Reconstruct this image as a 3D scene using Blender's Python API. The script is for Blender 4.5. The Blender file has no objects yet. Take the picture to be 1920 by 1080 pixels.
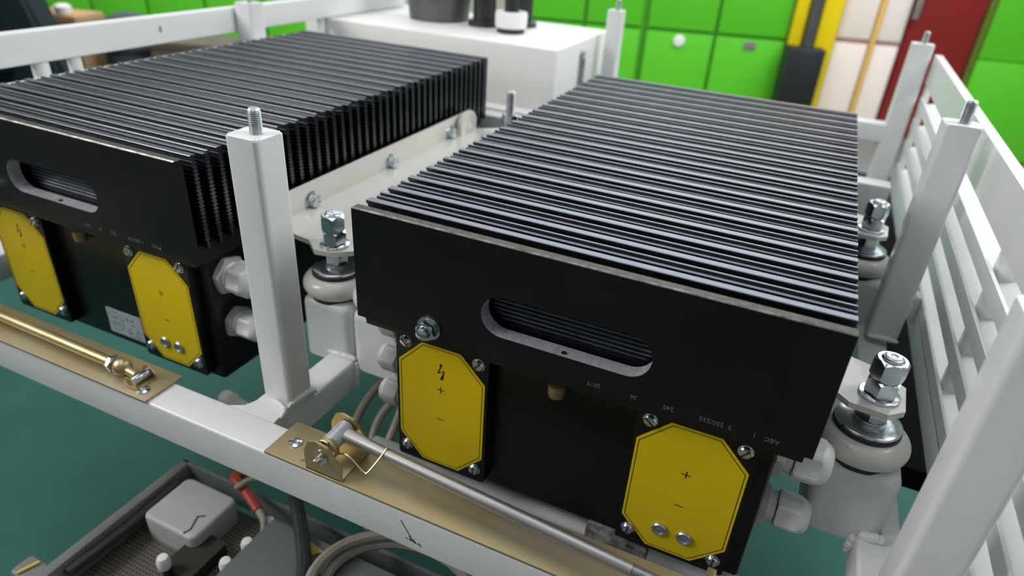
import bpy, bmesh, math, random
from mathutils import Vector, Matrix
random.seed(7)
PI = math.pi
S = bpy.context.scene
COL = S.collection

# ------------------------------------------------------------------ camera
cam_d = bpy.data.cameras.new('camera')
cam = bpy.data.objects.new('camera', cam_d)
COL.objects.link(cam)
cam.location = (0.36658, -0.47279, 0.24933)
cam.rotation_euler = (1.05749, -0.05835, 0.42896)
cam_d.sensor_width = 36.0
cam_d.lens = 23.48
cam_d.clip_start = 0.02
cam_d.clip_end = 60
cam_d.dof.use_dof = True
cam_d.dof.focus_distance = 0.62
cam_d.dof.aperture_fstop = 4.0
S.camera = cam

# ------------------------------------------------------------------ world and lamps
w = bpy.data.worlds.new('hall_light')
S.world = w
w.use_nodes = True
w.node_tree.nodes['Background'].inputs[0].default_value = (0.86, 0.93, 1.0, 1)
w.node_tree.nodes['Background'].inputs[1].default_value = 0.21

def area(name, loc, target, sx, sy, power, col=(1, 1, 1)):
    l = bpy.data.lights.new(name, 'AREA')
    l.shape = 'RECTANGLE'; l.size = sx; l.size_y = sy; l.energy = power; l.color = col
    o = bpy.data.objects.new(name, l); COL.objects.link(o)
    o.location = loc
    d = Vector(target) - Vector(loc)
    o.rotation_euler = d.to_track_quat('-Z', 'Y').to_euler()
    return o
area('fin_reflection_light', (-0.4, 3.45, 1.65), (-0.2, 0.0, 0.1), 6.0, 1.7, 84, (0.88, 0.94, 1.0))  # added light band, gives the fin tops something bright to reflect
area('hall_lamp_overhead', (-0.35, 0.10, 1.45), (0.0, 0.45, 0.0), 2.2, 0.7, 8, (0.97, 0.985, 1.0))
area('rail_fill_right', (1.7, 0.9, 1.4), (-0.7, 0.5, 0.0), 0.8, 1.4, 34, (0.97, 0.985, 1.0))  # added fill that brightens the left side rail
area('post_fill_left', (-1.5, -0.85, 1.0), (0.1, 0.4, 0.0), 0.9, 0.9, 26, (1.0, 0.99, 0.97))  # added fill for the front faces of the posts
area('back_wall_fill', (1.2, 2.3, 1.7), (0.8, 4.2, -0.3), 3.0, 0.5, 50, (0.98, 0.99, 1.0))  # added light to brighten the green furniture at the back
area('back_wall_fill_left', (-2.6, 1.6, 1.7), (-3.0, 3.2, -0.4), 3.0, 0.5, 44, (0.98, 0.99, 1.0))  # same kind of added light for the lockers at the left

S.view_settings.view_transform = 'Standard'
S.view_settings.look = 'None'
S.view_settings.gamma = 1.0
S.view_settings.use_curve_mapping = False
S.view_settings.exposure = 0.08

# ------------------------------------------------------------------ materials
def lin(c):
    return tuple(((v / 255) / 12.92 if v / 255 <= 0.04045 else ((v / 255 + 0.055) / 1.055) ** 2.4) for v in c)

def mat(name, col, rough=0.5, metal=0.0, spec=0.5, coat=0.0, var=0.0, vscale=30, bump=0.0, bscale=120,
        col2=None, rvar=0.0, stretch=None, bdist=0.0006):
    m = bpy.data.materials.new(name); m.use_nodes = True
    nt = m.node_tree; N = nt.nodes; L = nt.links
    b = N['Principled BSDF']
    b.inputs['Roughness'].default_value = rough
    b.inputs['Metallic'].default_value = metal
    b.inputs['Specular IOR Level'].default_value = spec
    b.inputs['Coat Weight'].default_value = coat
    c = (*col, 1)
    b.inputs['Base Color'].default_value = c
    tc = N.new('ShaderNodeTexCoord')
    src = tc.outputs['Object']
    if stretch:
        mp = N.new('ShaderNodeMapping'); mp.inputs['Scale'].default_value = stretch
        L.new(src, mp.inputs[0]); src = mp.outputs[0]
    if var or col2 or rvar:
        no = N.new('ShaderNodeTexNoise'); no.inputs['Scale'].default_value = vscale
        no.inputs['Detail'].default_value = 6; no.inputs['Roughness'].default_value = 0.6
        L.new(src, no.inputs['Vector'])
        if var or col2:
            r = N.new('ShaderNodeValToRGB')
            r.color_ramp.elements[0].position = 0.35; r.color_ramp.elements[1].position = 0.68
            c2 = (*col2, 1) if col2 else tuple(v * (1 - var) for v in col) + (1,)
            r.color_ramp.elements[0].color = c2; r.color_ramp.elements[1].color = c
            L.new(no.outputs[0], r.inputs[0]); L.new(r.outputs[0], b.inputs['Base Color'])
        if rvar:
            mr = N.new('ShaderNodeMapRange')
            mr.inputs['To Min'].default_value = max(0.02, rough - rvar); mr.inputs['To Max'].default_value = rough + rvar
            L.new(no.outputs[0], mr.inputs[0]); L.new(mr.outputs[0], b.inputs['Roughness'])
    if bump:
        n2 = N.new('ShaderNodeTexNoise'); n2.inputs['Scale'].default_value = bscale
        n2.inputs['Detail'].default_value = 4
        L.new(src, n2.inputs['Vector'])
        bp = N.new('ShaderNodeBump'); bp.inputs['Strength'].default_value = bump; bp.inputs['Distance'].default_value = bdist
        L.new(n2.outputs[0], bp.inputs['Height']); L.new(bp.outputs[0], b.inputs['Normal'])
    return m

M = {}
M['paint'] = mat('white_grey_paint', (0.77, 0.775, 0.77), 0.30, spec=0.5, var=0.06, vscale=9, bump=0.22, bscale=60)
M['paint_rough'] = mat('orange_peel_paint', (0.68, 0.69, 0.69), 0.28, spec=0.5, bump=0.5, bscale=260, bdist=0.0008)
M['paint_white'] = mat('cabinet_white_powder_coat', (0.83, 0.82, 0.79), 0.42, var=0.02, bump=0.1, bscale=300)
M['anod'] = mat('black_anodised_fin', (0.155, 0.162, 0.185), 0.30, metal=1.0, var=0.2, vscale=40, rvar=0.05)
M['anod_plate'] = mat('black_anodised_plate', (0.0070, 0.0064, 0.0052), 0.38, spec=0.36, var=0.5, vscale=6, rvar=0.10, bump=0.08, bscale=220)
M['body'] = mat('black_lacquer_housing', (0.0055, 0.0050, 0.0045), 0.30, spec=0.34, bump=0.10, bscale=180)
M['rubber'] = mat('black_rubber', (0.02, 0.02, 0.021), 0.6, bump=0.4, bscale=300)
M['alu'] = mat('milled_aluminium', (0.70, 0.71, 0.74), 0.42, metal=0.55, var=0.25, vscale=60, stretch=(6, 1, 1), rvar=0.08)
M['worn'] = mat('worn_anodised_edge', (0.115, 0.10, 0.072), 0.5, metal=0.5, col2=(0.05, 0.045, 0.034), vscale=160, bump=0.5, bscale=500)
M['bare_edge'] = mat('scratched_bare_edge', (0.42, 0.42, 0.43), 0.4, metal=1.0, col2=(0.10, 0.09, 0.08), vscale=60)
M['zinc'] = mat('zinc_plated_steel', (0.70, 0.745, 0.78), 0.20, metal=1.0, var=0.25, vscale=60, rvar=0.08)
M['zincd'] = mat('dull_zinc_thread', (0.62, 0.65, 0.67), 0.36, metal=1.0, var=0.3, vscale=90)
M['gold'] = mat('yellow_chromate_zinc', (0.47, 0.42, 0.31), 0.50, metal=0.72, col2=(0.42, 0.33, 0.16), vscale=5, rvar=0.07,
                bump=0.12, bscale=500, stretch=(1, 3, 1))
M['gold2'] = mat('bright_chromate_zinc', (0.56, 0.48, 0.30), 0.38, metal=0.85, col2=(0.50, 0.39, 0.17), vscale=30, rvar=0.06)
M['steel'] = mat('satin_steel_rod', (0.50, 0.49, 0.47), 0.42, metal=0.9, var=0.2, vscale=12, stretch=(1, 8, 8))
M['yellow'] = mat('yellow_warning_label', lin((226, 196, 0)), 0.38, var=0.05, vscale=18, bump=0.25, bscale=45, bdist=0.0012)
M['black_ink'] = mat('black_ink', (0.012, 0.011, 0.008), 0.5)
M['brown_ink'] = mat('brown_stamp_ink', (0.09, 0.075, 0.06), 0.6)
M['plastic'] = mat('light_grey_nylon', (0.78, 0.78, 0.77), 0.36, var=0.04, vscale=40)
M['plastic_dark'] = mat('beige_grey_nylon', (0.50, 0.485, 0.44), 0.4, var=0.05, vscale=40)
M['porcelain'] = mat('cream_silicone_ring', (0.66, 0.645, 0.59), 0.28, coat=0.3, var=0.04, vscale=12)
M['sticker'] = mat('silver_type_label', (0.56, 0.57, 0.66), 0.4, metal=0.2, var=0.06, vscale=90)
M['etch'] = mat('stamped_figures', (0.20, 0.22, 0.24), 0.5, metal=0.6)
M['plug'] = mat('brass_plug', (0.30, 0.22, 0.12), 0.45, metal=0.6)
M['floor'] = mat('teal_painted_floor', (0.034, 0.135, 0.112), 0.55, spec=0.22, col2=(0.026, 0.108, 0.090), vscale=4.5, rvar=0.1)
M['walk'] = mat('beige_floor_strip', lin((190, 186, 160)), 0.45, var=0.1, vscale=3)
M['wall'] = mat('pale_wall_plaster', (0.62, 0.62, 0.58), 0.8, var=0.06, vscale=3, bump=0.2)
M['green'] = mat('bright_green_enamel', lin((92, 198, 42)), 0.45, var=0.06, vscale=2.5, spec=0.35)
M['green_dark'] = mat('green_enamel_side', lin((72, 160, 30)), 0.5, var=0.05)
M['lyellow'] = mat('yellow_mast_paint', lin((240, 212, 10)), 0.4, var=0.05)
M['charcoal'] = mat('charcoal_steel', (0.10, 0.105, 0.11), 0.4, metal=0.3, var=0.2)
M['blackbox'] = mat('black_plastic_box', (0.012, 0.016, 0.018), 0.45, var=0.3, vscale=6)
M['pink'] = mat('pinkish_white_panel', lin((246, 232, 226)), 0.5, var=0.03, vscale=4)
M['pinkd'] = mat('pinkish_joint', lin((196, 165, 158)), 0.6)
M['amber'] = mat('amber_strip', lin((232, 192, 105)), 0.5, var=0.04)
M['red'] = mat('dark_red_enamel', lin((134, 30, 30)), 0.45, var=0.08, vscale=3)
M['olive'] = mat('olive_green_post', lin((98, 112, 35)), 0.5)
M['card'] = mat('brown_cardboard', lin((200, 160, 120)), 0.8, var=0.12, vscale=12)
M['darkbag'] = mat('slate_fabric', (0.075, 0.09, 0.115), 0.8, var=0.2)
M['brownbox'] = mat('grey_brown_crate', lin((112, 104, 90)), 0.7, var=0.25, vscale=10)
M['darkcrate'] = mat('dark_brown_crate', (0.03, 0.025, 0.018), 0.7, var=0.3, vscale=8)
M['jacket'] = mat('dark_teal_fabric', (0.012, 0.026, 0.030), 0.85, var=0.2)
M['bucket'] = mat('galvanised_bucket', (0.16, 0.165, 0.17), 0.5, metal=0.55, col2=(0.10, 0.10, 0.105), vscale=14)
M['blackpipe'] = mat('black_conduit', (0.022, 0.023, 0.026), 0.42, var=0.2)
M['whitering'] = mat('white_nylon_collar', (0.86, 0.86, 0.84), 0.4, var=0.02)
M['tray'] = mat('grey_tray_steel', (0.22, 0.22, 0.21), 0.45, var=0.15, vscale=8)
M['traybox'] = mat('grey_enclosure', (0.16, 0.17, 0.178), 0.45, var=0.08, vscale=5)
M['whitebox'] = mat('soiled_white_cover', (0.50, 0.50, 0.49), 0.5, var=0.08, vscale=14)
M['cable_red'] = mat('red_cable', (0.5, 0.05, 0.02), 0.5, var=0.3, vscale=60)
M['cable_beige'] = mat('beige_cable', (0.36, 0.33, 0.27), 0.5, var=0.15, vscale=40)
M['strap'] = mat('black_strap', (0.028, 0.032, 0.037), 0.6, var=0.2)
M['matt_black'] = mat('matt_black_slab', (0.010, 0.010, 0.011), 0.95, spec=0.05, var=0.3)
M['dirty'] = mat('scuffed_black_rubber', (0.03, 0.03, 0.03), 0.6, col2=(0.30, 0.29, 0.27), vscale=90)

# perforated mesh floor of the lower tray
def perforated():
    m = mat('perforated_dark_steel', (0.10, 0.09, 0.075), 0.55, metal=0.4)
    nt = m.node_tree; N = nt.nodes; L = nt.links; b = N['Principled BSDF']
    tc = N.new('ShaderNodeTexCoord')
    v = N.new('ShaderNodeTexVoronoi'); v.inputs['Scale'].default_value = 190; v.inputs['Randomness'].default_value = 0.0
    L.new(tc.outputs['Object'], v.inputs['Vector'])
    r = N.new('ShaderNodeValToRGB'); r.color_ramp.elements[0].position = 0.28; r.color_ramp.elements[1].position = 0.40
    r.color_ramp.elements[0].color = (0.012, 0.011, 0.010, 1); r.color_ramp.elements[1].color = (0.15, 0.135, 0.115, 1)
    L.new(v.outputs['Distance'], r.inputs[0]); L.new(r.outputs[0], b.inputs['Base Color'])
    return m
M['perf'] = perforated()

# ------------------------------------------------------------------ mesh helpers
def new():
    return bmesh.new()

def bx(bm, x0, x1, y0, y1, z0, z1, b=0.0, seg=2, mi=0):
    r = bmesh.ops.create_cube(bm, size=1.0, matrix=Matrix.LocRotScale(Vector(((x0+x1)/2, (y0+y1)/2, (z0+z1)/2)), None,
                              Vector((x1-x0, y1-y0, z1-z0))))
    vs = r['verts']
    fs = set(f for v in vs for f in v.link_faces)
    for f in fs: f.material_index = mi
    if b > 0:
        es = list(set(e for v in vs for e in v.link_edges))
        rr = bmesh.ops.bevel(bm, geom=es, offset=b, segments=seg, affect='EDGES', profile=0.5)
        for f in rr['faces']: f.material_index = mi
    return bm

def basis(axis):
    a = Vector(axis).normalized()
    u = Vector((0, 0, 1)) if abs(a.z) < 0.9 else Vector((1, 0, 0))
    u = (u - a * u.dot(a)).normalized()
    return a, u, a.cross(u)

def lathe(bm, prof, org=(0, 0, 0), axis=(0, 0, 1), n=28, mi=0, rot=0.0, cap=True):
    """prof: list of (radius, height along axis)"""
    a, u, v = basis(axis); o = Vector(org); rings = []
    for r, h in prof:
        if r < 1e-6:
            rings.append([bm.verts.new(o + a * h)])
        else:
            rings.append([bm.verts.new(o + a*h + (u*math.cos(rot+2*PI*k/n) + v*math.sin(rot+2*PI*k/n))*r) for k in range(n)])
    for A, B in zip(rings, rings[1:]):
        if len(A) == 1 and len(B) == 1: continue
        for k in range(n):
            q = (k+1) % n
            if len(A) == 1: f = bm.faces.new((A[0], B[k], B[q]))
            elif len(B) == 1: f = bm.faces.new((A[k], B[0], A[q]))
            else: f = bm.faces.new((A[k], B[k], B[q], A[q]))
            f.material_index = mi
    if cap:
        for Rg in (rings[0], rings[-1]):
            if len(Rg) > 1:
                f = bm.faces.new(Rg); f.material_index = mi
    return bm

def prism(bm, poly, axis, lo, hi, mi=0):
    """poly in the two remaining axes (x: (y,z), y: (x,z), z: (x,y))"""
    def P(p, t):
        return {'x': (t, p[0], p[1]), 'y': (p[0], t, p[1]), 'z': (p[0], p[1], t)}[axis]
    A = [bm.verts.new(P(p, lo)) for p in poly]; B = [bm.verts.new(P(p, hi)) for p in poly]
    n = len(poly)
    fs = [bm.faces.new(A), bm.faces.new(B)]
    for k in range(n):
        fs.append(bm.faces.new((A[k], A[(k+1) % n], B[(k+1) % n], B[k])))
    for f in fs: f.material_index = mi
    return bm

def rrect(x0, x1, y0, y1, r, n=4):
    pts = []
    for cx, cy, a0 in ((x1-r, y1-r, 0), (x0+r, y1-r, 90), (x0+r, y0+r, 180), (x1-r, y0+r, 270)):
        for k in range(n+1):
            a = math.radians(a0 + 90*k/n); pts.append((cx + r*math.cos(a), cy + r*math.sin(a)))
    return pts

def tube(bm, pts, r, n=10, mi=0, cap=True):
    pts = [Vector(p) for p in pts]; rings = []
    for i, p in enumerate(pts):
        d = (pts[min(i+1, len(pts)-1)] - pts[max(i-1, 0)]).normalized()
        a, u, v = basis(d)
        if i and abs(d.z) >= 0.9 and False: pass
        if i == 0: pu = u
        pu = (pu - d*pu.dot(d)).normalized(); pv = d.cross(pu)
        rr = r[i] if isinstance(r, (list, tuple)) else r
        rings.append([bm.verts.new(p + (pu*math.cos(2*PI*k/n) + pv*math.sin(2*PI*k/n))*rr) for k in range(n)])
    for A, B in zip(rings, rings[1:]):
        for k in range(n):
            f = bm.faces.new((A[k], A[(k+1) % n], B[(k+1) % n], B[k])); f.material_index = mi
    if cap:
        bm.faces.new(rings[0]).material_index = mi; bm.faces.new(rings[-1]).material_index = mi
    return bm

def soft_block(bm, x0, x1, y0, y1, z0, z1, rc, rt, n=5, steps=5, mi=0):
    """block with rounded vertical corners and a rounded top rim"""
    rings = [[bm.verts.new((p[0], p[1], z0)) for p in rrect(x0, x1, y0, y1, rc, n)]]
    for k in range(steps+1):
        a = PI/2*k/steps; i_ = rt*(1-math.cos(a)); z = z1 - rt + rt*math.sin(a)
        rings.append([bm.verts.new((p[0], p[1], z)) for p in rrect(x0+i_, x1-i_, y0+i_, y1-i_, max(rc-i_, 0.0008), n)])
    for A, B in zip(rings, rings[1:]):
        for k in range(len(A)):
            f = bm.faces.new((A[k], A[(k+1) % len(A)], B[(k+1) % len(A)], B[k])); f.material_index = mi
    bm.faces.new(rings[0]).material_index = mi; bm.faces.new(rings[-1]).material_index = mi
    return bm

def spline(ctrl, n=8):
    P = [Vector(c) for c in ctrl]; P = [P[0]] + P + [P[-1]]; out = []
    for i in range(1, len(P)-2):
        for k in range(n):
            t = k/n
            out.append(0.5*((2*P[i]) + (P[i+1]-P[i-1])*t + (2*P[i-1]-5*P[i]+4*P[i+1]-P[i+2])*t*t + (3*P[i]-P[i-1]-3*P[i+1]+P[i+2])*t**3))
    out.append(P[-2])
    return out

def thread(bm, org, axis, r, length, pitch=0.0016, n=16, tip=True, mi=0):
    prof = [(r*0.86, 0.0)]; h = 0.0
    while h < length - pitch:
        prof += [(r*0.86, h + pitch*0.1), (r, h + pitch*0.45), (r, h + pitch*0.6), (r*0.86, h + pitch*0.95)]
        h += pitch
    if tip: prof += [(r*0.98, h + pitch*0.5), (r*0.95, h + 0.001), (r*0.72, h + 0.0028), (0, h + 0.0028)]
    return lathe(bm, prof, org, axis, n, mi)

def hexnut(bm, org, axis, ac, h, hole=0.0, rot=0.0, mi=0):
    """chamfered hexagon nut from org along axis; ac = size across corners"""
    a, u, v = basis(axis); o = Vector(org); R = ac/2; af = R*0.866
    c = h*0.16
    def ring(rad, hh, n):
        return [bm.verts.new(o + a*hh + (u*math.cos(rot+2*PI*k/n) + v*math.sin(rot+2*PI*k/n))*rad) for k in range(n)]
    # 24-gon rings whose radius follows the hexagon, with chamfered corners
    n = 24
    def hexr(k, cap=1e9):
        t = (2*PI*k/n) % (PI/3) - PI/6
        return min(af/math.cos(t), cap)
    def hring(hh, capr):
        return [bm.verts.new(o + a*hh + (u*math.cos(rot+2*PI*k/n) + v*math.sin(rot+2*PI*k/n))*hexr(k, capr)) for k in range(n)]
    def hgt(k, top):
        t = abs((2*PI*k/n) % (PI/3) - PI/6)/(PI/6)
        return c*(t**2) if not top else h - c*(t**2)
    def hring2(top):
        return [bm.verts.new(o + a*hgt(k, top) + (u*math.cos(rot+2*PI*k/n) + v*math.sin(rot+2*PI*k/n))*hexr(k)) for k in range(n)]
    r0 = ring(af*0.96, 0, n); r1 = hring2(False); r2 = hring2(True); r3 = ring(af*0.96, h, n)
    rings = [r0, r1, r2, r3]
    if hole: rings += [ring(hole, h, n), ring(hole*0.92, h - 0.0012, n)]
    for A, B in zip(rings, rings[1:]):
        for k in range(n):
            f = bm.faces.new((A[k], A[(k+1) % n], B[(k+1) % n], B[k])); f.material_index = mi
    bm.faces.new(r0).material_index = mi; bm.faces.new(rings[-1]).material_index = mi
    return bm

def obj(name, bm, m, parent=None, loc=None, label=None, smooth=35, rotz=None):
    me = bpy.data.meshes.new(name)
    bmesh.ops.recalc_face_normals(bm, faces=bm.faces[:])
    bm.to_mesh(me); bm.free()
    for mm in (m if isinstance(m, (list, tuple)) else [m]):
        me.materials.append(M[mm] if isinstance(mm, str) else mm)
    me.polygons.foreach_set('use_smooth', [True]*len(me.polygons))
    me.set_sharp_from_angle(angle=math.radians(smooth))
    o = bpy.data.objects.new(name, me); COL.objects.link(o)
    if parent: o.parent = parent
    if loc: o.location = loc
    if rotz is not None: o.rotation_euler = (0, 0, rotz)
    if label: o['label'] = label
    return o

def thing(name, label, cat, loc=(0, 0, 0), rotz=0.0, group=None):
    o = bpy.data.objects.new(name, None); COL.objects.link(o)
    o.empty_display_size = 0.05
    o.location = loc; o.rotation_euler = (0, 0, rotz)
    o['label'] = label; o['category'] = cat
    if group: o['group'] = group
    return o

def tag(o, label, cat, group=None):
    o['label'] = label; o['category'] = cat
    if group: o['group'] = group
    return o

def struct(o):
    o['kind'] = 'structure'; return o

def kids(o):
    return [c for c in bpy.data.objects if c.parent == o]

def copy_tree(o, parent=None):
    c = o.copy(); COL.objects.link(c); c.parent = parent
    for ch in kids(o): copy_tree(ch, c)
    return c

def text_bm(s, size, mtx, thick=0.0002, align='CENTER'):
    """lettering as a thin mesh; local x right, y up, placed with mtx"""
    cu = bpy.data.curves.new('lettering', 'FONT'); cu.body = s; cu.size = size
    cu.align_x = align; cu.align_y = 'CENTER'; cu.extrude = thick; cu.resolution_u = 3
    ob = bpy.data.objects.new('lettering', cu); COL.objects.link(ob)
    dg = bpy.context.evaluated_depsgraph_get(); dg.update()
    me = bpy.data.meshes.new_from_object(ob.evaluated_get(dg))
    bm = bmesh.new(); bm.from_mesh(me); bmesh.ops.transform(bm, matrix=mtx, verts=bm.verts)
    bpy.data.objects.remove(ob); bpy.data.curves.remove(cu); bpy.data.meshes.remove(me)
    return bm

def join_bm(dst, src):
    me = bpy.data.meshes.new('t'); src.to_mesh(me); src.free(); dst.from_mesh(me); bpy.data.meshes.remove(me)
    return dst

# front facing (-y) lettering frame, optionally turned upside down
def face_y(x, y, z, rot=0.0):
    return Matrix.Translation((x, y, z)) @ Matrix.Rotation(PI/2, 4, 'X') @ Matrix.Rotation(rot, 4, 'Z')

# ------------------------------------------------------------------ floor and wall
FZ = -0.75
bm = new(); bx(bm, -9, 5, -3, 12, FZ-0.05, FZ)
struct(obj('floor', bm, 'floor'))
WA = math.radians(15.2)
WD = Vector((math.cos(WA), math.sin(WA), 0)); WN = Vector((-math.sin(WA), math.cos(WA), 0))
W0 = Vector((1.3589, 3.6743, 0))
def wp(u, d=0.0, z=FZ):        # u metres along the wall line, d metres towards the room
    p = W0 + WD*u - WN*d; return (p.x, p.y, z)
bm = new(); bx(bm, -8.5, 3.2, 0.62, 0.72, 0, 3.2)
struct(obj('wall_back', bm, 'wall', loc=wp(0), rotz=WA))
bm = new(); bx(bm, -7.5, 3.2, -0.55, 0.62, 0.0, 0.004)
fl = obj('beige_walkway', bm, 'walk', loc=wp(0, 0, FZ), rotz=WA); struct(fl)

# ------------------------------------------------------------------ back wall furniture
def door_leaf(root, x0, x1, z0, z1, m, y=0.0, handle='round'):
    b = new(); bx(b, x0+0.004, x1-0.004, y-0.018, y, z0+0.004, z1-0.004, 0.004)
    d = obj('door', b, m, root)
    if handle == 'round':
        h = new(); lathe(h, [(0.028, 0), (0.03, 0.006), (0.024, 0.014), (0, 0.016)], ((x0+x1)/2+0.0, y-0.018, z0+0.44), (0, -1, 0), 16)
        obj('handle', h, 'whitering', d, label='white round handle')
    elif handle == 'vent':
        h = new()
        bx(h, (x0+x1)/2-0.03, (x0+x1)/2+0.03, y-0.024, y-0.018, z0+0.425, z0+0.465, 0.003)
        obj('handle', h, 'tray', d, label='small grey latch plate')
    return d

def locker(u0, u1, label, hs=('round', 'round'), group='green lockers along the back wall'):
    t = thing('green_locker', label, 'locker', wp(u0), WA, group)
    W_ = u1-u0
    b = new(); bx(b, 0.001, W_-0.001, 0.0, 0.5, 0, 1.15, 0.004); obj('cabinet_body', b, 'green_dark', t)
    door_leaf(t, 0.004, W_-0.004, 0.03, 0.512, 'green', 0, hs[0])
    door_leaf(t, 0.004, W_-0.004, 0.52, 1.13, 'green', 0, hs[1])
    return t
locker(-1.578, -1.225, 'green locker beside the yellow mast, small grey latch plate on its door', ('vent', 'round'))
locker(-1.931, -1.578, 'green locker with a white round handle, second from the yellow mast', ('round', 'round'))
LK = locker(-2.60, -2.247, 'green locker showing between the black conduits and the slim rear post', ('none', 'none'))
t = thing('green_locker', 'green locker left of the dark gap, behind the slim rear post', 'locker', wp(-2.247), WA, 'green lockers along the back wall')
b = new(); bx(b, 0, 0.3155, 0.0, 0.5, 0, 1.15, 0.001); obj('cabinet_body', b, 'green_dark', t)
door_leaf(t, 0.004, 0.294, 0.03, 0.512, 'green', 0, 'none'); door_leaf(t, 0.004, 0.294, 0.52, 1.13, 'green', 0, 'none')
LBL = {3: 'green locker seen above the side rail between the left rear post and the white cabinet',
       4: 'green locker seen above the side rail, directly left of the left rear post',
       5: 'green locker seen above the side rail, right of the slate grey hood',
       6: 'green locker directly behind the slate grey hood',
       7: 'green locker behind the tan cardboard box',
       8: 'green locker behind the dark teal chair, leftmost in view'}
for i in range(3, 9):
    c = copy_tree(LK); c.location = wp(-2.60 - 0.3567*(i+1))
    c['label'] = LBL[i]; c['group'] = 'green lockers along the back wall'

# yellow lifting mast with black box
t = thing('lifting_mast', 'yellow steel mast with a grey guide rod and a black box at its foot', 'lift', wp(-1.225, 0.06), WA)
b = new(); bx(b, 0.0, 0.055, 0.0, 0.05, 0.50, 1.5, 0.004); obj('mast_rail', b, 'lyellow', t)
b = new(); bx(b, 0.125, 0.215, 0.0, 0.05, 0.0, 1.5, 0.004); obj('mast_rail', b, 'lyellow', t)
b = new(); bx(b, 0.03, 0.2, 0.045, 0.055, 0.0, 1.5, 0.002); obj('back_panel', b, 'lyellow', t)
b = new(); lathe(b, [(0.026, 0.4), (0.026, 1.5)], (0.09, 0.0, 0), (0, 0, 1), 16); obj('guide_rod', b, 'charcoal', t)
b = new(); bx(b, -0.012, 0.165, -0.10, 0.0, 0.0, 0.505, 0.012); obj('battery_box', b, 'blackbox', t)

# pinkish cupboard
t = thing('pink_cupboard', 'pinkish white cupboard with four doors and an amber centre strip', 'cupboard', wp(-1.0), WA)
b = new(); bx(b, 0, 0.315, 0.012, 0.5, 0.0, 1.5); obj('cabinet_body', b, 'pinkd', t)
for (a0, a1) in ((0.006, 0.166), (0.196, 0.310)):
    for (c0, c1) in ((0.04, 0.525), (0.548, 1.06), (1.075, 1.48)):
        b = new(); bx(b, a0, a1, -0.006, 0.012, c0, c1, 0.006); obj('door', b, 'pink', t)
b = new(); bx(b, 0.17, 0.192, -0.02, 0.012, 0.02, 1.49, 0.003); obj('centre_strip', b, 'amber', t, label='amber vertical strip')
t = thing('red_cupboard', 'dark red metal cupboard between the pinkish cupboard and the green cupboard', 'cupboard', wp(-0.68), WA)
b = new(); bx(b, 0, 0.325, 0.0, 0.5, 0, 1.7, 0.004); obj('cabinet_body', b, 'red', t)
b = new(); bx(b, 0.008, 0.317, -0.012, 0.0, 0.03, 1.68, 0.004); d = obj('door', b, 'red', t)
b = new(); bx(b, -0.0, 0.022, -0.045, -0.012, 0.66, 0.82, 0.006); obj('handle', b, 'tray', d, label='grey pull handle')
t = thing('green_cupboard', 'large bright green cupboard at the right end of the back wall', 'cupboard', wp(-0.35), WA)
b = new(); bx(b, 0.0, 0.03, -0.012, 0.5, 0, 1.7, 0.003); obj('side_post', b, 'olive', t, label='olive green corner post')
b = new(); bx(b, 0.03, 1.9, 0.0, 0.5, 0.01, 1.7, 0.003); obj('cabinet_body', b, 'green_dark', t)
for c0, c1 in ((0.02, 0.50), (0.505, 1.68)):
    for a0 in (0.034, 0.65, 1.27):
        b = new(); bx(b, a0, a0+0.61, -0.014, 0.0, c0, c1, 0.003); obj('drawer_front' if c0 < .1 else 'door', b, 'green', t)

# things on the floor at the back left, blurred
def bxobj(name, label, cat, loc, dims, m, rot=0.0, lidm=None):
    t = thing(name, label, cat, loc, rot)
    x, y, z = dims
    b = new(); bx(b, -x/2, x/2, -y/2, y/2, 0, z, 0.008); obj('box_body', b, m, t)
    b = new(); bx(b, -x/2-0.006, x/2+0.006, -y/2-0.006, y/2+0.006, z-0.03, z+0.006, 0.004); obj('lid', b, lidm or m, t)
    return t
bxobj('cardboard_box', 'tan cardboard box standing beyond the long white side rail', 'box', (-2.72, 1.56, FZ), (0.30, 0.16, 0.50), 'card', 0.25)
b = new(); lathe(b, [(0.028, 0), (0.032, 0.004), (0.034, 0.03), (0.02, 0.04), (0, 0.042)], (0, 0, 0), (0, 0, 1), 14)
tag(obj('paper_cup', b, 'whitering', loc=(-2.63, 1.53, FZ+0.507)), 'small white cup on the tan cardboard box', 'cup')
t = thing('machine_hood', 'slate grey rounded hood standing behind the long white side rail', 'cover', (-2.44, 1.68, FZ))
b = new(); lathe(b, [(0.105, 0), (0.11, 0.01), (0.115, 0.42), (0.108, 0.46), (0.085, 0.495), (0.05, 0.515), (0, 0.522)], n=28); obj('dome', b, 'darkbag', t)
b = new(); lathe(b, [(0.116, 0.36), (0.120, 0.365), (0.120, 0.385), (0.1155, 0.39)], n=28); obj('rim', b, 'strap', t)
bxobj('storage_crate', 'grey brown crate seen under the side rail, left of the green gap', 'crate', (-2.13, 1.76, FZ), (0.32, 0.22, 0.43), 'brownbox', 0.4)
bxobj('storage_crate', 'dark brown crate under the side rail, in front of the hood', 'crate', (-2.12, 1.44, FZ), (0.38, 0.15, 0.33), 'darkcrate', 0.4)
t = thing('office_chair', 'dark teal upholstered chair at the far left edge', 'chair', (-2.72, 1.14, FZ), 0.10)
b = new(); bx(b, -0.20, 0.24, -0.22, 0.10, 0.34, 0.42, 0.03, 3); obj('seat', b, 'jacket', t)
b = new(); prism(b, [(-0.30, 0.14), (0.50, 0.14), (0.46, 0.40), (0.35, 0.66), (0.30, 0.86), (-0.24, 0.86)], 'y', 0.02, 0.12)
bmesh.ops.bevel(b, geom=b.edges[:], offset=0.02, segments=2, affect='EDGES'); obj('backrest', b, 'jacket', t)
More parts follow.
